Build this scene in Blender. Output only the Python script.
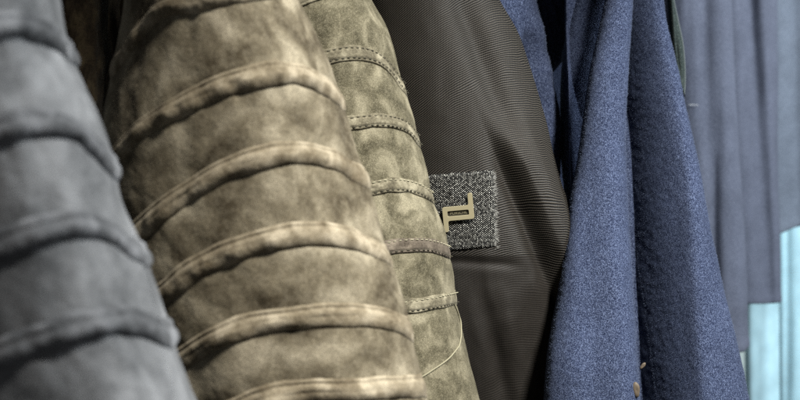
import bpy, math
import numpy as np

# ------------------------------------------------------------------ scene, camera, light
for o in list(bpy.data.objects):
    bpy.data.objects.remove(o)
S = bpy.context.scene
COL = S.collection
CZ = 1.30                                   # camera height
FOC, SEN = 50.0, 36.0
K = SEN / FOC / 800.0                       # metres per photo pixel per metre of distance

cam_d = bpy.data.cameras.new('camera')
cam_d.lens = FOC; cam_d.sensor_width = SEN
cam_d.clip_start = 0.02; cam_d.clip_end = 50
cam_d.dof.use_dof = True
cam_d.dof.focus_distance = 0.89
cam_d.dof.aperture_fstop = 7.5
cam_d.dof.aperture_blades = 9
cam = bpy.data.objects.new('camera', cam_d)
cam.location = (0, 0, CZ); cam.rotation_euler = (math.pi/2, 0, 0)
COL.objects.link(cam); S.camera = cam

W = bpy.data.worlds.new('World'); S.world = W; W.use_nodes = True
bg = W.node_tree.nodes['Background']
bg.inputs[0].default_value = (0.98, 0.985, 1.0, 1); bg.inputs[1].default_value = 0.10

def area(name, loc, target, size, power, col):
    d = bpy.data.lights.new(name, 'AREA'); d.shape = 'DISK'; d.size = size
    d.energy = power; d.color = col
    o = bpy.data.objects.new(name, d); o.location = loc
    v = np.array(target) - np.array(loc)
    from mathutils import Vector
    o.rotation_euler = Vector(v).to_track_quat('-Z', 'Y').to_euler()
    COL.objects.link(o)
def spot(name, loc, target, rad, power, col, ang, blend):
    from mathutils import Vector
    d = bpy.data.lights.new(name, 'SPOT'); d.shadow_soft_size = rad; d.energy = power; d.color = col
    d.spot_size = math.radians(ang); d.spot_blend = blend
    o = bpy.data.objects.new(name, d); o.location = loc
    o.rotation_euler = Vector(np.array(target)-np.array(loc)).to_track_quat('-Z', 'Y').to_euler()
    COL.objects.link(o)
spot('shop_spot', (0.62, -0.12, CZ+1.18), (0.10, 0.87, CZ-.19), 0.12, 455, (1.0, 0.965, 0.90), 37, 1.0)
area('shop_spot_far', (1.35, 0.55, CZ+1.0), (0.86, 1.9, CZ-.1), 0.6, 56, (0.90, 0.97, 1.0))
S.view_settings.view_transform = 'Standard'; S.view_settings.look = 'None'
S.view_settings.exposure = 0.0; S.view_settings.gamma = 1.0
S.cycles.use_denoising = False
S.cycles.max_bounces = 5
S.cycles.sample_clamp_indirect = 4

# ------------------------------------------------------------------ helpers
rng = np.random.default_rng(7)

def hash2(ix, iy, seed):
    h = (ix.astype(np.int64)*374761393 + iy.astype(np.int64)*668265263 + seed*2147483647) & 0xffffffff
    h = ((h ^ (h >> 13)) * 1274126177) & 0xffffffff
    h = h ^ (h >> 16)
    return (h & 0xffff) / 65535.0
def vnoise(x, y, seed=0):
    ix = np.floor(x); iy = np.floor(y)
    fx = x-ix; fy = y-iy
    fx = fx*fx*fx*(fx*(fx*6-15)+10); fy = fy*fy*fy*(fy*(fy*6-15)+10)
    a = hash2(ix, iy, seed); b = hash2(ix+1, iy, seed)
    c = hash2(ix, iy+1, seed); d = hash2(ix+1, iy+1, seed)
    return ((a*(1-fx)+b*fx)*(1-fy) + (c*(1-fx)+d*fx)*fy)*2-1
def fbm(x, y, seed=0, octv=4, gain=0.5):
    r = 0; a = 1.0
    for k in range(octv):
        c, s = math.cos(0.6*k+.3), math.sin(0.6*k+.3)
        r = r + a*vnoise((x*c-y*s)*2**k+17.3*k, (x*s+y*c)*2**k+5.1*k, seed+k*31)
        a *= gain
    return r
def smooth(a, b, x):
    t = np.clip((x-a)/(b-a), 0, 1); return t*t*(3-2*t)
def gauss(x, c, w): return np.exp(-((x-c)/w)**2)

def world(px, py, D, Dp=None):
    if Dp is None: Dp = D
    return np.stack([(px-400)*K*Dp, D+0*px, CZ+(200-py)*K*Dp], -1)

def interp(pts):
    """smooth curve through (a, b) points, straight lines beyond the ends"""
    pts = sorted(pts); a = np.array([p[0] for p in pts], float); b = np.array([p[1] for p in pts], float)
    if len(a) == 1: return lambda x: b[0] + 0*x
    s = np.diff(b)/np.diff(a); m = np.empty_like(b)
    m[0] = s[0]; m[-1] = s[-1]
    if len(a) > 2:
        w = np.diff(a); m[1:-1] = (s[:-1]*w[1:]+s[1:]*w[:-1])/(w[1:]+w[:-1])
    def f(x):
        x = np.asarray(x, float)
        i = np.clip(np.searchsorted(a, x)-1, 0, len(a)-2)
        h = a[i+1]-a[i]; t = np.clip((x-a[i])/h, 0, 1)
        y = (2*t**3-3*t**2+1)*b[i]+(t**3-2*t**2+t)*h*m[i]+(-2*t**3+3*t**2)*b[i+1]+(t**3-t**2)*h*m[i+1]
        return y + np.where(x < a[0], (x-a[0])*m[0], 0) + np.where(x > a[-1], (x-a[-1])*m[-1], 0)
    return f

class Tube:
    """A closed cloth tube. theta = 0 faces the photographer, -pi/2 and +pi/2 are its left and right
    edges; t runs down its length in photo pixels at the tube's own distance."""
    def __init__(s, xl, xr, D, rd, power=1.0, disp=None, fold=None):
        s.xl, s.xr = interp(xl), interp(xr)
        s.D = interp(D) if isinstance(D, list) else (lambda y: D+0*y)
        s.rd = interp(rd) if isinstance(rd, list) else (lambda y: rd+0*y)
        s.power, s.disp, s.fold = power, disp, fold
    def xy(s, th, y):
        xl, xr = s.xl(y), s.xr(y)
        return (xl+xr)/2 + (xr-xl)/2*np.sin(th)
    def base(s, th, y):
        x = s.xy(th, y); c = np.cos(th); Dc = s.D(y)
        D = Dc - s.rd(y)*np.sign(c)*np.abs(c)**s.power
        if s.fold is not None:
            D = D + s.fold(x, y)*np.clip(c, 0, 1)**0.35
        P = world(x, y, D, np.where(c >= 0, D, Dc+0*D))
        return P
    def normal(s, th, y):
        e = 0.004; f = 0.6
        a = s.base(th+e, y)-s.base(th-e, y); b = s.base(th, y+f)-s.base(th, y-f)
        n = np.cross(b, a); n = n/np.maximum(np.linalg.norm(n, axis=-1, keepdims=True), 1e-12)
        return n
    def pos(s, th, y, off=0.0):
        th = np.asarray(th, float)+0*np.asarray(y, float); y = y+0*th
        h = off + (s.disp(s.xy(th, y), y, th) if s.disp is not None else 0)
        return s.base(th, y) + s.normal(th, y)*(np.asarray(h+0*th)[..., None])
    def theta_at(s, x, y):
        xl, xr = s.xl(y), s.xr(y)
        return np.arcsin(np.clip((x-(xl+xr)/2)/((xr-xl)/2), -1, 1))

def new_mesh(name, V, F, mats, uv=None, parent=None, mat_idx=None, smooth_=True):
    V = np.asarray(V, np.float64).reshape(-1, 3)
    loc = np.zeros(3)
    if parent is not None:
        p = parent
        while p is not None: loc = loc+np.array(p.location); p = p.parent
    me = bpy.data.meshes.new(name)
    if isinstance(F, np.ndarray):
        n, kk = F.shape
        me.vertices.add(len(V)); me.vertices.foreach_set('co', (V-loc).ravel())
        me.loops.add(n*kk); me.loops.foreach_set('vertex_index', F.ravel().astype(np.int32))
        me.polygons.add(n); me.polygons.foreach_set('loop_start', np.arange(0, n*kk, kk, dtype=np.int32))
        me.update(calc_edges=True)
    else:
        me.from_pydata((V-loc).tolist(), [], [list(map(int, f)) for f in F])
    if uv is not None:
        l = me.uv_layers.new(name='UVMap')
        idx = np.empty(len(me.loops), np.int32); me.loops.foreach_get('vertex_index', idx)
        l.data.foreach_set('uv', np.asarray(uv, np.float64).reshape(-1, 2)[idx].ravel())
    for m in (mats if isinstance(mats, list) else [mats]): me.materials.append(m)
    if mat_idx is not None: me.polygons.foreach_set('material_index', np.asarray(mat_idx, np.int32))
    me.polygons.foreach_set('use_smooth', np.full(len(me.polygons), smooth_))
    me.validate(); me.update()
    o = bpy.data.objects.new(name, me); COL.objects.link(o)
    if parent is not None: o.parent = parent
    return o

def grid_faces(nr, nc, wrap=False, base=0):
    r = np.arange(nr-1)[:, None]; c = np.arange(nc if wrap else nc-1)[None, :]
    c2 = (c+1) % nc
    return np.stack([r*nc+c, r*nc+c2, (r+1)*nc+c2, (r+1)*nc+c], -1).reshape(-1, 4)+base

def fibres(tube, y0, y1, th0, th1, n, L, wdt, out=0.6, edge=0.0):
    """short loose fibres standing out of the nap, as thin triangles"""
    th = rng.uniform(th0, th1, n); y = rng.uniform(y0, y1, n)
    if edge > 0:
        m = int(n*edge)
        th[:m] = np.where(rng.random(m) < .5, th0, th1)*rng.uniform(.8, 1.0, m)
    p = tube.pos(th, y); nn = tube.normal(th, y)
    r = rng.normal(size=(n, 3)); r /= np.linalg.norm(r, axis=1, keepdims=True)
    d = nn*out + r*0.8; d /= np.linalg.norm(d, axis=1, keepdims=True)
    s = np.cross(d, rng.normal(size=(n, 3))); s /= np.linalg.norm(s, axis=1, keepdims=True)
    l = (L*rng.uniform(.4, 1.3, n))[:, None]
    a = p - nn*0.0002 - s*wdt/2; b = p - nn*0.0002 + s*wdt/2
    c = p + d*l
    V = np.stack([a, b, c], 1).reshape(-1, 3)
    return V, np.arange(3*n).reshape(-1, 3), np.repeat(np.stack([th*0, y*0], -1), 3, 0)

def tube_mesh(name, tube, y0, y1, ny, nf, nb, mats, parent, uvf=None, fib=None, cap=True):
    tf = np.linspace(-math.pi/2, math.pi/2, nf); tb = np.linspace(math.pi/2, 1.5*math.pi, nb+2)[1:-1]
    th = np.concatenate([tf, tb]); ys = np.linspace(y0, y1, ny)
    TH, Y = np.meshgrid(th, ys)
    P = tube.pos(TH, Y); nc = len(th)
    if uvf is None: UV = np.stack([TH*0.08, Y*K], -1)
    else: UV = uvf(tube.xy(TH, Y), Y, TH)
    V = P.reshape(-1, 3); F = grid_faces(ny, nc, True)[:, ::-1]
    UV = UV.reshape(-1, 2)
    if cap:
        ct = P[0].mean(0)+[0, 0, .01]; cb = P[-1].mean(0)-[0, 0, .01]
        k = len(V); V = np.vstack([V, ct, cb]); UV = np.vstack([UV, [0, 0], [0, 0]])
        i = np.arange(nc); j = (i+1) % nc
        F = np.vstack([F, np.stack([i, j, i*0+k, i*0+k], -1), np.stack([j+(ny-1)*nc, i+(ny-1)*nc, i*0+k+1, i*0+k+1], -1)])
        # degenerate quads become triangles below
    tri = np.vstack([F[:, [0, 1, 2]], F[:, [0, 2, 3]]])
    tri = tri[(tri[:, 0] != tri[:, 1]) & (tri[:, 1] != tri[:, 2]) & (tri[:, 0] != tri[:, 2])]
    mi = np.zeros(len(tri), np.int32)
    if fib is not None:
        fv, ff, fu = fib
        tri = np.vstack([tri, ff+len(V)]); V = np.vstack([V, fv]); UV = np.vstack([UV, fu])
        mi = np.concatenate([mi, np.full(len(ff), 1, np.int32)])
    return new_mesh(name, V, tri, mats, UV, parent, mi)

def ring_y(tube, f, th):
    """t of a ring round the tube whose front shows along the curve y = f(x)"""
    def solve(t):
        y = f(tube.xy(t, 200+0*t))
        for _ in range(12): y = .5*y+.5*f(tube.xy(t, y))
        return y
    front = np.cos(th) >= 0
    yf = solve(np.where(front, th, 0.0))
    yl, yr = solve(np.array([-math.pi/2])), solve(np.array([math.pi/2]))
    w = np.clip((np.mod(th, 2*math.pi)-math.pi/2)/math.pi, 0, 1)
    w = w*w*(3-2*w)
    return np.where(front, yf, yr*(1-w)+yl*w)

def band(name, tube, pts, hw, H, mat, parent, seed=0, n=420, nw=26, prof=None, wob=.6):
    f = interp(pts)
    th = np.concatenate([np.linspace(-math.pi/2, math.pi/2, n), np.linspace(math.pi/2, 1.5*math.pi, 60)[1:-1]])
    yc = ring_y(tube, f, th)
    w = np.linspace(-1, 1, nw)
    Wd, TH = np.meshgrid(w, th); YC = yc[:, None]+0*Wd
    edge = hw*(1+0.10*vnoise(TH*6, Wd*0+seed, seed)) 
    yy = YC + Wd*edge + wob*vnoise(TH*5, TH*0+3.3, seed+5)
    h = (1-np.abs(Wd)**4)*(0.80+.20*Wd) if prof is None else prof(Wd)
    h = H*h*(1+.14*vnoise(TH*5, Wd*.5, seed+9)+.05*vnoise(TH*19, Wd*1.2, seed+2)) - 0.0006*np.abs(Wd)**6
    h = h*(.22+.78*np.abs(np.cos(TH))**.7) - 0.0010*gauss(np.abs(Wd), 1.0, .06)
    P = tube.pos(TH, yy, h)
    UV = np.stack([TH*0.08, yy*K], -1)
    return new_mesh(name, P.reshape(-1, 3), grid_faces(len(th), nw, False), mat, UV.reshape(-1, 2), parent)

def stitches(name, tube, pts, dy, off, L, gap, r, mat, parent, th0=-1.55, th1=1.56):
    """one row of stitches following a ring"""
    f = interp(pts)
    th = np.linspace(th0, th1, 900); y = ring_y(tube, f, th)+dy
    P = tube.pos(th, y, off); N = tube.normal(th, y)
    s = np.concatenate([[0], np.cumsum(np.linalg.norm(np.diff(P, axis=0), axis=1))])
    V = []; F = []; k = 0
    for a in np.arange(0.001, s[-1]-L, L+gap):
        q = np.linspace(a, a+L*rng.uniform(.85, 1.05), 6)
        C = np.stack([np.interp(q, s, P[:, i]) for i in range(3)], -1)
        n_ = np.stack([np.interp(q, s, N[:, i]) for i in range(3)], -1)
        T = np.gradient(C, axis=0); T /= np.linalg.norm(T, axis=1, keepdims=True)
        B = np.cross(T, n_)
        C = C + n_*(r*np.array([-1.2, .3, .8, .8, .3, -1.2]))[:, None]
        R = r*np.array([.45, .9, 1, 1, .9, .45])
        for i in range(6):
            for j in range(6):
                an = j/6*2*math.pi
                V.append(C[i]+R[i]*(math.cos(an)*n_[i]+math.sin(an)*B[i]))
        for i in range(5):
            for j in range(6):
                F.append((k+i*6+j, k+i*6+(j+1) % 6, k+(i+1)*6+(j+1) % 6, k+(i+1)*6+j))
        k += 36
    return new_mesh(name, V, np.array(F), mat, None, parent)

def cord(name, P, N, r, mat, parent, twist=0):
    """round cord along points P"""
    m = 10; T = np.gradient(P, axis=0); T /= np.linalg.norm(T, axis=1, keepdims=True)
    B = np.cross(T, N); V = []
    an = np.arange(m)/m*2*math.pi
    rr = r*(1+.15*np.sin(np.arange(len(P))*twist))[:, None] if twist else r+0*P[:, :1]
    V = P[:, None]+rr[:, None]*(np.cos(an)[None, :, None]*N[:, None]+np.sin(an)[None, :, None]*B[:, None])
    return new_mesh(name, V.reshape(-1, 3), grid_faces(len(P), m, True), mat, None, parent)

def thing(name, loc, label, cat, group=None):
    o = bpy.data.objects.new(name, None); o.location = loc; o.empty_display_size = .05
    COL.objects.link(o); o['label'] = label; o['category'] = cat
    if group: o['group'] = group
    return o

# ------------------------------------------------------------------ materials
class N:
    def __init__(s, name):
        s.m = bpy.data.materials.new(name); s.m.use_nodes = True
        s.t = s.m.node_tree; s.b = s.t.nodes['Principled BSDF']
        s.tc = s.t.nodes.new('ShaderNodeTexCoord')
    def n(s, typ, **kw):
        x = s.t.nodes.new(typ)
        for k, v in kw.items():
            if k.startswith('_'): setattr(x, k[1:], v)
            else: x.inputs[k.replace('_', ' ')].default_value = v
        return x
    def l(s, a, b): s.t.links.new(a, b)
    def noise(s, scale, detail=3, rough=.5, co='Object', st=None, dist=0.0):
        x = s.n('ShaderNodeTexNoise', Scale=scale, Detail=detail, Roughness=rough, Distortion=dist)
        if st is not None:
            mp = s.n('ShaderNodeMapping'); mp.inputs['Scale'].default_value = st
            s.l(s.tc.outputs[co], mp.inputs[0]); s.l(mp.outputs[0], x.inputs['Vector'])
        else: s.l(s.tc.outputs[co], x.inputs['Vector'])
        return x.outputs[0]
    def ramp(s, f, stops):
        r = s.n('ShaderNodeValToRGB'); e = r.color_ramp.elements
        while len(e) < len(stops): e.new(.5)
        for i, (p, c) in enumerate(stops):
            e[i].position = p; e[i].color = (c, c, c, 1) if not hasattr(c, '__len__') else (*c, 1)
        s.l(f, r.inputs[0]); return r.outputs[0]
    def mix(s, f, a, b, mode='MIX'):
        m = s.n('ShaderNodeMix', _data_type='RGBA', _blend_type=mode)
        for sock, v in ((m.inputs[0], f), (m.inputs[6], a), (m.inputs[7], b)):
            if hasattr(v, 'is_linked'): s.l(v, sock)
            elif hasattr(v, '__len__'): sock.default_value = (*v, 1)
            else: sock.default_value = v
        return m.outputs[2]
    def math(s, op, a, b=0.0, c=None):
        m = s.n('ShaderNodeMath', _operation=op)
        for i, v in enumerate([a, b] + ([c] if c is not None else [])):
            if hasattr(v, 'is_linked'): s.l(v, m.inputs[i])
            else: m.inputs[i].default_value = v
        return m.outputs[0]
    def bump(s, h, strength, dist, prev=None):
        b = s.n('ShaderNodeBump', Strength=strength, Distance=dist); s.l(h, b.inputs['Height'])
        if prev is not None: s.l(prev, b.inputs['Normal'])
        return b.outputs[0]
    def out(s, col, nrm=None, rough=.9, sheen=0, sheen_col=(1, 1, 1), sheen_rough=.5, spec=.2):
        if hasattr(col, 'is_linked'): s.l(col, s.b.inputs['Base Color'])
        else: s.b.inputs['Base Color'].default_value = (*col, 1)
        if nrm is not None: s.l(nrm, s.b.inputs['Normal'])
        s.b.inputs['Roughness'].default_value = rough
        s.b.inputs['Sheen Weight'].default_value = sheen
        s.b.inputs['Sheen Roughness'].default_value = sheen_rough
        s.b.inputs['Sheen Tint'].default_value = (*sheen_col, 1)
        s.b.inputs['Specular IOR Level'].default_value = spec
        return s.m

def suede(name, dark, mid, light, scale=60, contrast=1.0, grain=.35, sheen=.35, speck=0.0):
    m = N(name)
    a = m.noise(scale, 3, .5, dist=.5)
    w = .16/contrast
    c = m.ramp(a, [(.5-w, dark), (.5, mid), (.5+w, light)])
    b = m.noise(scale*6, 4, .65)
    c = m.mix(m.ramp(b, [(.42, .0), (.70, .30)]), c, light)
    g = m.noise(1500, 3, .7)
    gr = m.ramp(g, [(.3, 1-grain), (.7, 1+grain*.6)])
    c = m.mix(1.0, c, gr, 'MULTIPLY')
    if speck > 0:
        sp = m.noise(2300, 2, .6)
        c = m.mix(m.ramp(sp, [(.58, 0.0), (.68, speck)]), c, tuple(min(1, v*1.9) for v in light))
    nb = m.bump(m.noise(420, 4, .7), .5, .0007)
    nb = m.bump(g, .5, .0004, nb)
    return m.out(c, nb, .95, sheen*.4, tuple(min(1, v*2+.2) for v in light), .4, .06)

def wool(name, dark, mid, light, grain=1.0, scale=1500, sheen=.4, rib=0.0):
    m = N(name)
    g = m.noise(scale, 4, .75, dist=.4)
    c = m.ramp(g, [(.34, dark), (.5, mid), (.64, light)])
    f = m.noise(900, 3, .6, st=(1, 1, .35), dist=1.2)
    c = m.mix(m.ramp(f, [(.55, 0.0), (.70, .55*grain)]), c, light)
    lg = m.noise(28, 3, .5)
    c = m.mix(1.0, c, m.ramp(lg, [(.3, .88), (.7, 1.12)]), 'MULTIPLY')
    nb = m.bump(g, .6*grain, .0006)
    nb = m.bump(f, .4*grain, .0006, nb)
    if rib:
        wv = m.n('ShaderNodeTexWave', Scale=rib, Distortion=.6, Detail=1.0); wv.bands_direction = 'X'
        m.l(m.tc.outputs['UV'], wv.inputs[0]); nb = m.bump(wv.outputs[1], .25, .0006, nb)
    return m.out(c, nb, .95, sheen*.5, tuple(min(1, v*2+.1) for v in light), .35, .06)

def plain(name, col, rough=.6, metal=0.0, spec=.3, bump=0.0):
    m = N(name); nrm = m.bump(m.noise(2500, 3), bump, .0003) if bump else None
    m.b.inputs['Metallic'].default_value = metal
    return m.out(col, nrm, rough, 0, spec=spec)

M_grey = suede('grey suede', (.085, .089, .094), (.155, .160, .168), (.27, .277, .289), 26, 1.0, .22, .25)
M_greyb = suede('grey suede band', (.055, .058, .062), (.105, .109, .116), (.22, .226, .24), 60, 1.0, .22, .3)
M_taupe = suede('taupe suede', (.040, .032, .020), (.106, .090, .061), (.230, .202, .147), 36, 1.0, .65, .3)
M_taupeb = suede('taupe suede band', (.080, .064, .041), (.140, .117, .080), (.26, .225, .165), 70, 1.0, .5, .35)
M_olive = suede('olive suede', (.032, .0285, .0175), (.066, .059, .038), (.160, .144, .100), 55, .9, .6, .3, .6)
M_oliveb = suede('olive suede band', (.046, .040, .027), (.088, .078, .053), (.19, .172, .123), 90, 1.0, .40, .3, .4)
M_oliveb2 = suede('brown suede band', (.038, .031, .024), (.065, .054, .042), (.13, .11, .085), 90, 1.0, .40, .2, .3)
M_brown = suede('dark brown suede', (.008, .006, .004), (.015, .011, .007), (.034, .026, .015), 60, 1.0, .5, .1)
M_thread_d = plain('dark thread', (.035, .032, .02), .8)
M_thread_l = plain('pale thread', (.22, .205, .14), .8)
M_cord = plain('pale olive cord', (.17, .157, .105), .9, bump=.4)
M_wool = wool('blue wool', (.003, .0045, .013), (.0095, .0140, .033), (.100, .126, .20), 1.0, 1500, .06)
M_woolf = plain('blue wool fibre', (.09, .115, .18), .8)
M_knit = wool('grey navy knit', (.060, .067, .096), (.100, .110, .150), (.165, .18, .232), .5, 900, .3, 14)
M_knit2 = wool('blue grey knit', (.080, .096, .125), (.135, .157, .20), (.21, .24, .295), .5, 900, .3, 14)
M_cyan = wool('pale cyan cloth', (.46, .74, .86), (.53, .80, .90), (.62, .86, .93), .3, 500, .2)
M_lining = wool('dark green lining', (.008, .012, .014), (.020, .028, .028), (.09, .11, .10), .8, 1200, .2)
M_piping = plain('whitish piping', (.13, .15, .15), .8, bump=.3)
M_metal = plain('brushed brass', (.29, .26, .165), .40, .35, .5)
M_metald = plain('dark enamel', (.02, .018, .012), .5)
M_button = plain('brown horn', (.065, .05, .034), .6, bump=.3)
M_gold = plain('gold clip', (.75, .66, .35), .5)
M_white = plain('white plastic', (.85, .85, .85), .4)

def ribbed(name):
    m = N(name)
    sx = m.n('ShaderNodeSeparateXYZ'); m.l(m.tc.outputs['UV'], sx.inputs[0])
    wob = m.noise(90, 2, .5)
    ph = m.math('ADD', sx.outputs[1], m.math('MULTIPLY', wob, .0014))
    ph = m.math('ADD', ph, m.math('MULTIPLY', m.noise(22, 2, .5), .010))
    s = m.math('SINE', m.math('MULTIPLY', ph, 2*math.pi/.0019))
    rib = m.math('MULTIPLY_ADD', s, .5, .5)
    s2 = m.math('SINE', m.math('MULTIPLY', sx.outputs[0], 2*math.pi/.0009))
    th = m.math('MULTIPLY_ADD', s2, .5, .5)
    g = m.noise(2200, 3, .7)
    c = m.ramp(rib, [(.2, (.0022, .0019, .0016)), (.6, (.0075, .0066, .0054)), (.95, (.045, .0395, .032))])
    c = m.mix(1.0, c, m.ramp(th, [(0, .55), (1, 1.25)]), 'MULTIPLY')
    c = m.mix(1.0, c, m.ramp(g, [(.3, .6), (.7, 1.4)]), 'MULTIPLY')
    # the smoother cloth panel sewn in below the patch
    ob = m.n('ShaderNodeSeparateXYZ'); m.l(m.tc.outputs['Object'], ob.inputs[0])
    zl = m.math('MULTIPLY_ADD', m.noise(60, 2), .004, ob.outputs[2])
    q1 = m.math('SUBTRACT', .256, zl)
    q2 = m.math('SUBTRACT', .1068-.07+.42*.3, m.math('MULTIPLY_ADD', ob.outputs[2], .42, ob.outputs[0]))
    mk = m.math('MINIMUM', m.math('MULTIPLY', q1, 500.0), m.math('MULTIPLY', q2, 60.0))
    mk = m.math('MINIMUM', m.math('MAXIMUM', mk, 0.0), 1.0)
    pc = m.ramp(g, [(.3, (.0035, .003, .0027)), (.7, (.018, .0155, .013))])
    c = m.mix(m.math('MULTIPLY', mk, .8), c, pc)
    rib = m.math('MULTIPLY', rib, m.math('MULTIPLY_ADD', mk, -.75, 1.0))
    n = m.bump(rib, .6, .0007); n = m.bump(th, .3, .0003, n); n = m.bump(g, .3, .0003, n)
    return m.out(c, n, .6, .0, spec=.2)
M_rib = ribbed('dark ribbed weave')

def melange(name):
    m = N(name)
    sx = m.n('ShaderNodeSeparateXYZ'); m.l(m.tc.outputs['UV'], sx.inputs[0])
    a = m.math('SINE', m.math('MULTIPLY', sx.outputs[0], 2*math.pi/.0021))
    b = m.math('SINE', m.math('MULTIPLY', sx.outputs[1], 2*math.pi/.0017))
    ab = m.math('MULTIPLY_ADD', m.math('MULTIPLY', a, b), .5, .5)
    g = m.noise(520, 3, .8, co='UV', st=(1.5, .75, 1))
    v = m.math('MULTIPLY_ADD', ab, .45, m.math('MULTIPLY', g, .75))
    c = m.ramp(v, [(.52, (.004, .004, .004)), (.68, (.008, .008, .0075)), (.77, (.05, .05, .046)), (.84, (.75, .75, .68))])
    n = m.bump(ab, .8, .0007); n = m.bump(g, .5, .0006, n)
    return m.out(c, n, .8, .0, spec=.15)
M_patch = melange('silver black weave')

def wallmat():
    m = N('pale wall paint'); c = m.ramp(m.noise(3, 3), [(.3, (.62, .72, .70)), (.7, (.70, .80, .78))])
    return m.out(c, m.bump(m.noise(200, 3), .2, .002), .8)

# ------------------------------------------------------------------ backdrop
bw = world(np.array([-900., 1700, 1700, -900]), np.array([-700., -700, 1000, 1000]), 2.9+np.zeros(4))
bw2 = bw+[0, .05, 0]
wall = new_mesh('wall', np.vstack([bw, bw2]), [(3, 2, 1, 0), (4, 5, 6, 7), (0, 1, 5, 4), (1, 2, 6, 5), (2, 3, 7, 6), (3, 0, 4, 7)],
                wallmat(), smooth_=False)
wall['kind'] = 'structure'

# ------------------------------------------------------------------ suede sleeves with raised bands
def sleeve_disp(bands, hw, puff, pucker, seed, D, lump=.0012, skirt=.0):
    fs = [interp(b) for b in bands]
    def f(x, y, th):
        u = th*0.075; v = y*K*D
        h = lump*fbm(u*24, v*20, seed, 3, .42)
        h = h + .00012*fbm(u*160, v*160, seed+50, 3, .6)
        dmin = 1e9+0*x; below = 0*x
        for g in fs:
            d = y-g(x); dmin = np.minimum(dmin, np.abs(d))
            below = below+np.where(d > 0, np.exp(-np.clip(d, 0, 200)/ (hw*3.2)), np.exp(-np.clip(-d, 0, 200)/(hw*2.0))*.6)
        h = h + skirt*np.exp(-(dmin/(hw*1.5))**2)
        h = h + puff*(1-np.exp(-((np.maximum(dmin-hw*.8, 0))/(hw*1.1))**1.3))
        h = h + pucker*np.clip(below, 0, 1)*np.clip(np.cos(th), 0, 1)**.7*(fbm(u*62+.5*np.sin(v*60), v*12, seed+9, 2, .5))
        return h
    return f

def ext(pts, dys):
    """bands beyond the frame repeat the nearest one's curve"""
    return [[(x, y+d) for x, y in pts] for d in dys]

# --- grey suede jacket, nearest
b1 = [[(-150, 110), (-60, 52), (0, 25), (30, 27), (58, 42), (75, 60)],
      [(-140, 215), (-60, 152), (0, 130), (40, 122), (70, 130), (90, 145), (103, 160)],
      [(-120, 320), (-50, 268), (0, 246), (40, 231), (80, 225), (112, 234), (134, 251)],
      [(-110, 425), (-50, 375), (0, 353), (40, 338), (90, 324), (130, 320), (162, 332)]]
b1 += ext(b1[0], [-105]) + ext(b1[3], [108])
d1 = sleeve_disp(b1, 13, .0008, .0010, 3, .5, .0014, .0010)
t1 = Tube([(-150, -190), (0, -165), (200, -140), (400, -110), (540, -95)],
          [(-150, 30), (0, 54), (50, 63), (75, 74), (100, 87), (125, 97), (150, 104), (200, 117), (250, 137), (300, 156), (350, 173), (400, 190), (540, 230)],
          .50, .062, 1.0, d1)
g1 = thing('suede_jacket', (-.17, .5, CZ-.16), 'grey suede jacket sleeve with wide padded bands, blurred, at the left edge', 'jacket', 'suede jackets with banded sleeves')
fb = fibres(t1, -60, 460, -1.3, 1.6, 9000, .0012, .00010)
s1 = tube_mesh('sleeve', t1, -170, 560, 420, 300, 60, [M_grey, M_greyb], g1, fib=fb)
def prof1(w): return np.clip(1-np.abs(w)**3, 0, 1)*(1-.38*gauss(w, -.25, .22))*(.8+.2*w)
for i, b in enumerate(b1):
    band('padded_band', t1, b, 16, .0060, M_greyb, s1, 10+i, prof=prof1)

# --- taupe suede jacket, second
b2 = [[(120, 60), (155, 15), (200, 0), (250, -10), (300, -12), (320, -5)],
      [(60, 230), (105, 172), (140, 134), (175, 110), (200, 97), (225, 86), (250, 79), (275, 74), (300, 76), (320, 84), (338, 96)],
      [(90, 290), (125, 246), (165, 208), (200, 183), (240, 164), (275, 155), (300, 153), (330, 158), (350, 168), (363, 179)],
      [(110, 350), (145, 312), (175, 286), (200, 266), (235, 250), (275, 238), (315, 234), (350, 238), (375, 248), (388, 258)],
      [(110, 430), (150, 384), (185, 357), (210, 341), (250, 325), (300, 318), (350, 315), (385, 320), (410, 331)],
      [(150, 470), (200, 426), (240, 407), (275, 396), (310, 391), (350, 390), (400, 387), (424, 386)]]
b2 += ext(b2[0], [-75]) + ext(b2[5], [78, 156])
d2 = sleeve_disp(b2, 9, .0010, .0022, 21, .68, .0020, .0009)
t2 = Tube([(-150, 138), (0, 125), (50, 118), (100, 108), (150, 101), (200, 100), (300, 118), (400, 140), (540, 175)],
          [(-150, 215), (-60, 272), (0, 299), (50, 322), (100, 341), (150, 355), (200, 369), (250, 385), (300, 400), (350, 413), (400, 424), (540, 452)],
          .68, .066, 1.0, d2)
g2 = thing('suede_jacket', (-.08, .68, CZ-.2), 'taupe suede jacket sleeve with thick rolled bands, largest sleeve, right of the grey one', 'jacket', 'suede jackets with banded sleeves')
fb = fibres(t2, -40, 440, -1.5, 1.6, 26000, .0009, .00009)
s2 = tube_mesh('sleeve', t2, -170, 560, 560, 420, 60, [M_taupe, M_taupeb], g2, fib=fb)
def prof2(w): return np.clip(1-np.abs(w)**2.6, 0, 1)*(.80+.12*w)*(1-.60*gauss(w, -.55, .13))
for i, b in enumerate(b2):
    band('rolled_band', t2, b, 13.4, .0045, M_taupeb, s2, 40+i, prof=prof2, n=520)

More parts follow.
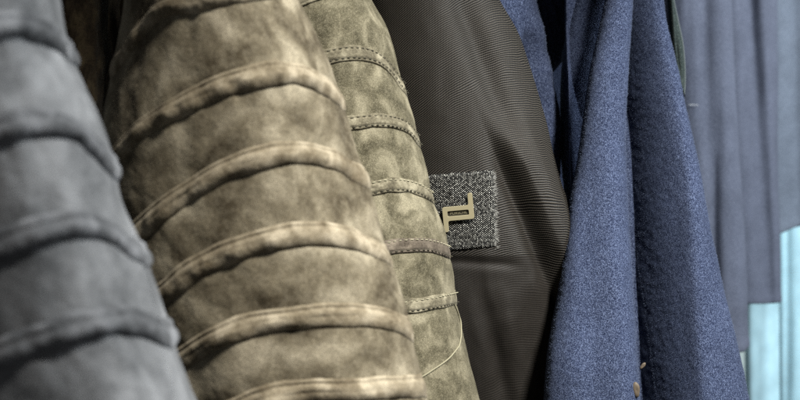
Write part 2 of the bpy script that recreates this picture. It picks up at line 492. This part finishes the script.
# --- olive suede jacket, third
b3 = [[(250, 95), (290, 70), (327, 57), (352, 53), (374, 57), (390, 69), (399, 82)],
      [(260, 165), (300, 140), (347, 124), (368, 121), (390, 122), (405, 127), (417, 140)],
      [(275, 230), (320, 205), (368, 189), (393, 185), (418, 189), (432, 198)],
      [(285, 300), (335, 268), (386, 248), (412, 245), (430, 246), (446, 251)],
      [(300, 350), (350, 325), (404, 307), (430, 303), (458, 297)]]
bx3 = ext(b3[0], [-66, -132])
d3 = sleeve_disp(b3+bx3, 7.5, .0012, .0007, 71, .86, .0012, .0003)
t3 = Tube([(-150, 170), (0, 215), (200, 262), (400, 300), (540, 330)],
          [(-150, 300), (-60, 346), (0, 372), (27, 386), (65, 397), (125, 414), (175, 426), (200, 433), (237, 446), (287, 455), (312, 458), (350, 466), (400, 478), (540, 505)],
          .86, .068, 1.0, d3)
g3 = thing('suede_jacket', (-.03, .86, CZ-.26), 'green olive suede jacket sleeve with flat stitched bands, narrowest, beside the dark jacket', 'jacket', 'suede jackets with banded sleeves')
fb = fibres(t3, -20, 430, -.2, 1.6, 22000, .0007, .00010)
s3 = tube_mesh('sleeve', t3, -170, 560, 560, 420, 60, [M_olive, M_oliveb], g3, fib=fb)
def prof3(w): return np.clip(1-np.abs(w)**8, 0, 1)*(1-.35*gauss(np.abs(w), .62, .16))
for i, b in enumerate(b3+bx3):
    hw = [8, 7.6, 8, 8, 7.6, 8, 8][i]
    bo = band('stitched_band', t3, b, hw, .0024, M_oliveb2 if i == 3 else M_oliveb, s3, 80+i, prof=prof3, n=520)
    if i == 3: bo['label'] = 'darker brown band, fourth from the top of the olive sleeve'
    if i < 5:
        for dy in (-hw*.62, hw*.62):
            stitches('stitching', t3, b, dy, .0017, .0032, .0016, .00038, M_thread_l if (i >= 2 and dy < 0) else M_thread_d, s3, 0.0)
# curved piping seam low on the olive sleeve
cp = [(455, 304), (459.5, 325), (458, 343), (448, 357), (433, 369), (419, 378), (400, 388), (380, 396), (350, 404)]
tt = np.linspace(0, 1, len(cp)); fx = interp(list(zip(tt, [p[0] for p in cp]))); fy = interp(list(zip(tt, [p[1] for p in cp])))
q = np.linspace(0, 1, 160); qx, qy = fx(q), fy(q)
qth = t3.theta_at(qx, qy)
cord('piping_cord', t3.pos(qth, qy, .0006), t3.normal(qth, qy), .00055, M_cord, s3)

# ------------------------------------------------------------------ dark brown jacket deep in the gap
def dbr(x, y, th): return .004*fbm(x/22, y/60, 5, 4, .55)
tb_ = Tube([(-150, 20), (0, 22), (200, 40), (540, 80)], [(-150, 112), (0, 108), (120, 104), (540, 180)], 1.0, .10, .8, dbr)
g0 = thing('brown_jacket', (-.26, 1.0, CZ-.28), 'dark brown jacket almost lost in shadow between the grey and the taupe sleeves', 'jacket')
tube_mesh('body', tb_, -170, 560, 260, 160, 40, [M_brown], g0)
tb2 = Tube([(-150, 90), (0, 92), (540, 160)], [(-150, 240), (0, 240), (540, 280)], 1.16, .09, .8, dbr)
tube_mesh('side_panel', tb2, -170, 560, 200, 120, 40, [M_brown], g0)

# ------------------------------------------------------------------ dark ribbed jacket with the patch
def d4(x, y, th):
    h = .0010*fbm(x/45, y/80, 4, 3)
    # a long diagonal crease from beside the patch to the hem side, and softer ones
    c = 505+(y-170)*.42
    h = h - .0070*gauss(x, c, 12)*smooth(110, 200, y)
    h = (h + .0130*smooth(c-4, c+16, x)*(1-smooth(c+20, c+60, x))*smooth(60, 190, y)) 
    h = h + .0045*gauss(x, c+34, 15)*smooth(60, 180, y)
    h = h*np.where(np.cos(th) > 0, np.clip(np.cos(th)*1.5, 0, 1), 0)
    h = h - .0095*gauss(x, 485+(y-60)*.33, 15)*smooth(-40, 20, y)*(1-smooth(105, 165, y))
    h = h - .0030*gauss(x, 470+(y-250)*.25, 9)*smooth(255, 320, y)
    h = h + .0022*gauss(x, 500+(y-250)*.14, 11)*smooth(265, 330, y)
    h = h - .0016*gauss(y, 262+.05*(x-460), 5)*(1-smooth(500, 530, x))
    h = h + .0006*fbm(x/16, y/30, 15, 2)*smooth(250, 290, y)
    return h
t4 = Tube([(-150, 340), (0, 352), (200, 372), (400, 395), (540, 410)],
          [(-150, 435), (-60, 478), (0, 500), (32, 518), (60, 528), (92, 538), (128, 548), (156, 554), (185, 562), (210, 571), (260, 580), (400, 590), (540, 600)],
          [(-150, .96), (0, .967), (200, .975), (300, .985), (400, 1.0), (540, 1.0)], .058, .9, d4)
slope = interp([(340, -.95), (400, -.85), (450, -.62), (490, -.35), (530, .04), (570, .32), (600, .4)])
gx = np.linspace(300, 640, 341); gc = np.concatenate([[0], np.cumsum(slope(gx[:-1]))])
def uv4(x, y, th):
    return np.stack([x*K*.92, (y-np.interp(x, gx, gc))*K*.92], -1)
g4 = thing('woven_jacket', (.07, .98, CZ-.3), 'black brown ribbed woven jacket with a metal emblem on a silver grey patch', 'jacket')
s4 = tube_mesh('sleeve', t4, -170, 560, 640, 460, 60, [M_rib], g4, uvf=uv4)

# patch
def on4(px, py, off):
    th = t4.theta_at(px, py); return t4.pos(th, py, off)
pa = np.linspace(0, 1, 90); pb = np.linspace(0, 1, 90); A, B = np.meshgrid(pa, pb)
tlx, tly, trx, try_, brx, bry, blx, bly = 402, 177, 494.5, 169.5, 496.5, 247, 425, 254
PX = (tlx*(1-A)+trx*A)*(1-B)+(blx*(1-A)+brx*A)*B
PY = (tly*(1-A)+try_*A)*(1-B)+(bly*(1-A)+bry*A)*B
fray = .7*vnoise(PY*1.1, PY*0, 3)*smooth(.9, 1, A) + 0
PX = PX+fray; PY = PY + .6*vnoise(PX*1.1, PX*0, 9)*(smooth(.93, 1, B)+smooth(.07, 0, B))
ed = np.minimum(np.minimum(A, 1-A), np.minimum(B, 1-B))
off = .0004+.0011*smooth(0, .035, ed)+.0002*fbm(PX/5, PY/5, 6, 2)
off = np.where(ed <= 0, -.0006, off)
PP = on4(PX, PY, off)
patch = new_mesh('fabric_patch', PP.reshape(-1, 3), grid_faces(90, 90)[:, ::-1], M_patch,
                 np.stack([PX*K*.92, PY*K*.92], -1).reshape(-1, 2), g4)
patch['label'] = 'coarse silver and black woven patch'
# frayed threads along the right edge of the patch
V = []; F = []; k = 0
for i in range(150):
    y = rng.uniform(171, 249); x = 494.5+(y-169.5)/78*2+rng.uniform(-3, .5)
    a = on4(np.array([x]), np.array([y]), .0013)[0]
    b = on4(np.array([x+rng.uniform(1, 3.2)]), np.array([y+rng.uniform(-2, 2)]), rng.uniform(.0004, .0018))[0]
    w = np.array([0, 0, .00012])
    V += [a-w, a+w, b+w, b-w]; F.append((k, k+1, k+2, k+3)); k += 4
new_mesh('frayed_edge', V, np.array(F), plain('silver thread', (.20, .20, .185), .6), None, patch)

# emblem: one bar frame with a slot, left stem down, right stem up
c3 = on4(np.array([458.5]), np.array([212.5]), .0016)[0]
ex = on4(np.array([474.]), np.array([210.5]), .0016)[0]-on4(np.array([443.]), np.array([213.2]), .0016)[0]; ex /= np.linalg.norm(ex)
ez = on4(np.array([458.5]), np.array([194.]), .0016)[0]-on4(np.array([458.5]), np.array([230.]), .0016)[0]
ez -= ex*np.dot(ez, ex); ez /= np.linalg.norm(ez)
en = np.cross(ex, ez); en = en if en[1] < 0 else -en
u = K*.925
def emb(x, y, z): return c3 + ex*(x*u) + ez*(y*u) + en*(z+.0010)
def loop_extrude(outer, holes, z0, z1, bev, mat, name, parent):
    import bmesh
    cu = bpy.data.curves.new(name, 'CURVE'); cu.dimensions = '2D'; cu.fill_mode = 'BOTH'
    for lp in [outer]+holes:
        sp = cu.splines.new('POLY'); sp.points.add(len(lp)-1); sp.use_cyclic_u = True
        for p, (x, y) in zip(sp.points, lp): p.co = (x*u, y*u, 0, 1)
    cu.extrude = (z1-z0)/2; cu.bevel_depth = bev; cu.bevel_resolution = 2; cu.offset = -bev
    o = bpy.data.objects.new(name, cu); COL.objects.link(o)
    dg = bpy.context.evaluated_depsgraph_get(); me = bpy.data.meshes.new_from_object(o.evaluated_get(dg))
    v = np.empty(len(me.vertices)*3); me.vertices.foreach_get('co', v); v = v.reshape(-1, 3)
    zc = (z0+z1)/2
    V = c3+v[:, :1]*ex+v[:, 1:2]*ez+(v[:, 2:3]+zc+.0010)*en
    F = [list(p.vertices) for p in me.polygons]
    bpy.data.objects.remove(o)
    return new_mesh(name, V, F, mat, None, parent, smooth_=False)
def rnd(pts, r=1.1, n=4):
    out = []
    m = len(pts)
    for i in range(m):
        p0, p1, p2 = (np.array(pts[(i+j-1) % m], float) for j in range(3))
        a = p1+(p0-p1)/np.linalg.norm(p0-p1)*r; b = p1+(p2-p1)/np.linalg.norm(p2-p1)*r
        for t in np.linspace(0, 1, n): out.append(tuple((1-t)**2*a+2*t*(1-t)*p1+t*t*b))
    return out
outer = rnd([(-15.6, -18), (-10.8, -18), (-10.8, -7.0), (15.4, -7.0), (15.4, 19), (10.6, 19), (10.6, 7.0), (-15.6, 7.0)], 2.4, 8)
hole = rnd([(-10.8, -2.6), (-10.8, 2.6), (10.4, 2.6), (10.4, -2.6)], 1.4, 6)
em = loop_extrude(outer, [hole], 0, .0013, .00022, M_metal, 'metal_emblem', patch)
em['label'] = 'pale brass emblem of linked bars'
fl = [emb(x, y, z) for z in (-.0004, .0002) for x, y in ((-12, -4.4), (11.8, -4.4), (11.8, 4.4), (-12, 4.4))]
new_mesh('emblem_inlay', fl, [(0, 1, 2, 3), (7, 6, 5, 4), (0, 4, 5, 1), (1, 5, 6, 2), (2, 6, 7, 3), (3, 7, 4, 0)], M_metald, None, patch, smooth_=False)
fc = bpy.data.curves.new('lettering', 'FONT'); fc.body = 'PORSCHE'; fc.align_x = 'CENTER'; fc.align_y = 'CENTER'
fc.size = 3.9*u; fc.extrude = .0002; fc.space_character = 1.0
fo = bpy.data.objects.new('tmp', fc); COL.objects.link(fo)
me = bpy.data.meshes.new_from_object(fo.evaluated_get(bpy.context.evaluated_depsgraph_get()))
v = np.empty(len(me.vertices)*3); me.vertices.foreach_get('co', v); v = v.reshape(-1, 3)
bpy.data.objects.remove(fo)
new_mesh('lettering', c3+v[:, :1]*ex+v[:, 1:2]*ez+(v[:, 2:3]+.0013)*en, [list(p.vertices) for p in me.polygons], plain('dull brass', (.16, .145, .09), .5, .2), None, patch, smooth_=False)

# ------------------------------------------------------------------ blue wool coat
g5 = thing('wool_coat', (.24, .97, CZ-.3), 'fuzzy blue wool coat with a deep dark fold, right of the dark ribbed jacket', 'coat')
def uvk(x, y, th): return np.stack([x*K, y*K], -1)
# front panel: a left flap ending in an edge at x ~ 630, the cloth right of it set back and rising again
fe = interp([(-150, 620), (0, 622), (100, 624), (200, 627), (300, 631.5), (400, 637), (540, 645)])
def d5(x, y, th):
    return .0010*fbm(x/50, y/120, 8, 3) + .00018*fbm(x/5, y/5, 18, 2)
def d5l(x, y, th):
    return d5(x, y, th) + .0035*gauss(x, fe(y)-13, 12)*smooth(40, 260, y) - .0025*gauss(x, fe(y)-42, 14)*smooth(60, 260, y)
t5 = Tube([(-150, 622), (0, 606), (30, 600), (70, 592), (115, 585), (165, 577), (200, 570), (240, 567), (290, 560), (335, 552), (400, 545), (540, 528)],
          [(y, float(fe(y))+12*(1-float(smooth(-20, 160, y)))) for y in (-150, -50, 0, 50, 100, 150, 200, 250, 300, 350, 400, 540)],
          [(-150, 1.005), (0, .995), (200, .958), (300, .93), (400, .91), (540, .90)], [(-150, .020), (0, .022), (200, .030), (400, .034)], .55, d5l)
fb = fibres(t5, -20, 430, -1.57, 1.57, 34000, .0013, .00010, .7, .08)
tube_mesh('front_panel', t5, -170, 560, 480, 420, 60, [M_wool, M_woolf], g5, uvf=uvk, fib=fb)
def fold5(x, y):
    e = fe(y); a = smooth(-80, 180, y)
    d = (.044+.062*a)*(1-np.clip((x-e+12)/96, 0, 1))**1.9
    return d - .004*gauss(x, e+66, 12)*a
t5r = Tube([(-150, 560), (0, 566), (200, 572), (400, 580), (540, 585)],
          [(-150, 730), (-60, 690), (-20, 664), (0, 664), (30, 668), (60, 675), (95, 683), (130, 691), (165, 698), (200, 704), (240, 712), (280, 721), (320, 731), (355, 740), (400, 750), (540, 782)],  # unseen top flare, added to keep light off the body in the gap
          [(-150, 1.03), (0, 1.02), (200, .98), (400, .95), (540, .93)], .035, .6, d5, fold5)
fb = fibres(t5r, -20, 430, -.1, 1.57, 34000, .0013, .00010, .7, .08)
tube_mesh('front_panel', t5r, -170, 560, 480, 520, 60, [M_wool, M_woolf], g5, uvf=uvk, fib=fb)
# side strip behind the ridge
t5b = Tube([(-150, 590), (0, 575), (40, 566), (75, 561.5), (125, 561), (165, 562.5), (200, 566), (300, 575), (540, 590)],
           [(-150, 640), (0, 628), (200, 612), (540, 640)],
           1.055, .028, .8, d5)
fb = fibres(t5b, -20, 260, -1.57, .3, 26000, .0013, .00011, .7, .15)
tube_mesh('side_panel', t5b, -170, 560, 240, 160, 40, [M_wool, M_woolf], g5, uvf=uvk, fib=fb)
# back sleeve piece seen above the ribbed jacket
def d5c(x, y, th):
    h = .0015*fbm(x/14, y/30, 28, 3) + .0004*fbm(x/4, y/4, 19, 3)
    h = h - .010*gauss(x, 519+y*.22, 7)*smooth(20, 60, y)
    h = h + .006*gauss(x, 531+y*.2, 6)*smooth(0, 40, y)
    return h
t5c = Tube([(-150, 380), (0, 420), (200, 470), (540, 500)],
           [(-150, 520), (-30, 530), (10, 537), (32, 539), (60, 544), (100, 551), (140, 558), (180, 563), (540, 610)],
           1.045, .045, .8, d5c)
fb = fibres(t5c, -20, 230, .2, 1.6, 22000, .0013, .00011, .7, .15)
tube_mesh('sleeve', t5c, -170, 560, 320, 260, 40, [M_wool, M_woolf], g5, uvf=uvk, fib=fb)
# inner lapel folds at the top of the dark gap
def d5d(x, y, th): return .006*fbm((x-.3*y)/15, (y+.6*x)/45, 33, 2)
t5d = Tube([(-150, 500), (0, 520), (60, 545), (100, 552)], [(-150, 610), (0, 592), (40, 574), (60, 566), (100, 562)], 1.10, .02, .8, d5d)
fb = fibres(t5d, -20, 60, -1.4, 1.4, 8000, .0013, .00011)
tube_mesh('lapel', t5d, -170, 62, 200, 200, 30, [M_wool, M_woolf], g5, uvf=uvk, fib=fb)
# body
t5e = Tube([(-150, 470), (0, 480), (540, 500)], [(-150, 650), (0, 655), (540, 690)], 1.34, .08, .6, d5)
tube_mesh('body', t5e, -170, 560, 120, 120, 30, [M_wool, M_woolf], g5, uvf=uvk)
# brown button in the fold and its loose bit
def ell(name, x, y, rx, ry, rz, rot, mat, par, off=.0):
    th = t5.theta_at(np.array([x]), np.array([y])); p = t5.pos(th, np.array([y]), off)[0]
    D = p[1]; a = np.linspace(0, 2*math.pi, 25)[:-1]; ph = np.linspace(0, math.pi, 13)
    PH, AA = np.meshgrid(ph, a, indexing='ij')
    X = rx*np.sin(PH)*np.cos(AA)*(1+.10*np.sin(3*AA)); Z = ry*np.sin(PH)*np.sin(AA); Y = -rz*np.cos(PH)
    r = math.hypot; dish = .35*rz*np.exp(-((X/rx)**2+(Z/ry)**2)*5)*np.sign(np.cos(PH)); Y = Y+dish
    c, s = math.cos(rot), math.sin(rot); k = K*D
    V = p+np.stack([(X*c-Z*s)*k, Y*k, (X*s+Z*c)*k], -1)
    return new_mesh(name, V.reshape(-1, 3), grid_faces(13, 24, True), mat, None, par)
ell('button', 631, 390, 3.8, 8.0, 2.6, .12, M_button, g5, .001)
ell('toggle', 637, 366, 1.8, 4.2, 1.6, -.7, M_button, g5, .004)

# narrow lining edge right of the coat's shoulder
t5f = Tube([(-150, 650), (0, 668), (50, 672), (95, 680)], [(-150, 668), (0, 677), (25, 680), (50, 683.5), (80, 685), (97, 684.5)], 1.16, .012, .8,
           lambda x, y, th: -.004*gauss(x, 676+y*.06, 2.2))
tube_mesh('lining', t5f, -170, 97, 160, 100, 30, [M_lining], g5, uvf=uvk)
yy = np.linspace(-160, 95, 120); pp = t5f.pos(np.full_like(yy, 1.45), yy, .0002)
cord('piping_cord', pp, t5f.normal(np.full_like(yy, 1.45), yy), .00065, M_piping, g5)

# ------------------------------------------------------------------ grey knits further along the rail
def hem_tube(xl, xr, D, rd, hemf, foldf, disp, top=-150):
    """tube whose lower end follows a hem: t is remapped so that t = 400 lies on the hem"""
    t = Tube(xl, xr, D, rd, .7, disp, foldf)
    return t
def cloth(name, label, cat, group, xl, xr, D, rd, hem, foldf, mat, seed, loc, up=-170, fibn=0):
    g = thing(name, loc, label, cat, group)
    hemf = interp(hem)
    def dd(x, y, th): return .0018*fbm(x/26, y/160, seed, 3)
    t = Tube(xl, xr, D, rd, .7, dd, foldf)
    nf, nb, ny = 300, 40, 260
    th = np.concatenate([np.linspace(-math.pi/2, math.pi/2, nf), np.linspace(math.pi/2, 1.5*math.pi, nb+2)[1:-1]])
    yr = ring_y(t, hemf, th)
    v = np.linspace(0, 1, ny)[:, None]
    Y = up + (yr[None, :]-up)*v; TH = th[None, :]+0*Y
    # turned hem: slightly thicker last rows, then rolled inside
    px = (Y-yr[None, :])
    off = .0012*gauss(px, -4, 5)
    P = t.pos(TH, Y, off)
    # inside wall so the open hem shows thickness
    P2 = t.pos(TH[-40:][::-1], Y[-40:][::-1], -.003)
    UV = np.stack([t.xy(TH, Y)*K*D, Y*K*D], -1)
    UV2 = np.stack([t.xy(TH[-40:], Y[-40:])*K*D, Y[-40:]*K*D], -1)[::-1]
    n = len(th)
    V = np.vstack([P.reshape(-1, 3), P2.reshape(-1, 3)]); U = np.vstack([UV.reshape(-1, 2), UV2.reshape(-1, 2)])
    F = grid_faces(ny+40, n, True)[:, ::-1]
    new_mesh('body', V, F, mat, U, g)
    return g, t

def f6(x, y):
    d = .012*gauss(x, 704+.03*y, 7)*.5 - .006*gauss(x, 725+.06*y, 10) + .004*gauss(x, 716, 6)*smooth(0, 200, y)
    return d
GK = 'grey navy knits hanging behind the blue coat'
c6, t6 = cloth('knit_sweater', 'grey knit sweater with the lowest hem, directly right of the blue wool coat', 'sweater', GK,
      [(-150, 640), (0, 655), (200, 670), (400, 680)],
      [(-150, 726), (0, 731), (100, 737), (200, 743), (300, 747.5), (400, 750)], 1.50, .05,
      [(640, 366), (700, 360), (730, 354), (738, 352.5), (744, 351), (748, 347)], f6, M_knit, 61, (.6, 1.5, CZ-.2))
def f7(x, y):
    e = 762+.065*y
    return .014*gauss(x, e-13, 9) - .004*gauss(x, e+3, 7)
cloth('knit_sweater', 'middle grey knit sweater, its straight hem level with the top of the pale cyan cloth', 'sweater', GK,
      [(-150, 690), (0, 700), (400, 712)],
      [(-150, 774), (0, 777), (150, 779), (250, 781), (400, 782)], 1.68, .05,
      [(690, 306), (750, 304), (778, 303), (784, 302)], f7, M_knit, 62, (.74, 1.68, CZ-.12))
def f8(x, y): return .005*gauss(x, 794+.02*y, 7) - .006*gauss(x, 776, 9)+.01*gauss(x, 822, 10)
cloth('knit_sweater', 'bluish grey knit sweater with the highest hem, at the right edge', 'sweater', GK,
      [(-150, 735), (400, 748)], [(-150, 868), (400, 872)], 1.86, .05,
      [(740, 242), (782, 233), (800, 225), (830, 218), (870, 214)], f8, M_knit2, 63, (.97, 1.86, CZ-.05))

# pale cyan garments behind
def f9(x, y): return .003*gauss(x, 757, 8)-.002*gauss(x, 770, 6)
GC = 'pale cyan shirts at the far end'
cloth('cyan_shirt', 'pale cyan shirt hanging below the middle grey knit', 'shirt', GC,
      [(-150, 738), (250, 744), (350, 746), (540, 750)], [(-150, 778), (540, 781)], 2.02, .03, [(700, 520), (800, 520)], f9, M_cyan, 64, (.73, 2.02, CZ-.5))
def f10(x, y): return .004*gauss(x, 787, 4)-.002*gauss(x, 797, 7)+.006*gauss(x, 815, 8)
cloth('cyan_shirt', 'pale cyan shirt at the far right edge below the bluish grey knit', 'shirt', GC,
      [(-150, 772), (540, 780)], [(-150, 880), (540, 885)], 2.14, .04, [(700, 520), (900, 520)], f10, M_cyan, 65, (.95, 2.14, CZ-.5))

# small loose tag barb on the nearest knit, gold clip and pale tab at the top edge
th = t6.theta_at(np.array([689., 697.]), np.array([105., 105.4])); pb2 = t6.pos(th, np.array([105., 105.4]), .0035)
q = np.linspace(0, 1, 8)[:, None]; cord('tag_barb', pb2[0]*(1-q)+pb2[1]*q, np.repeat([[0, -1., 0]], 8, 0), .0003, M_white, c6)
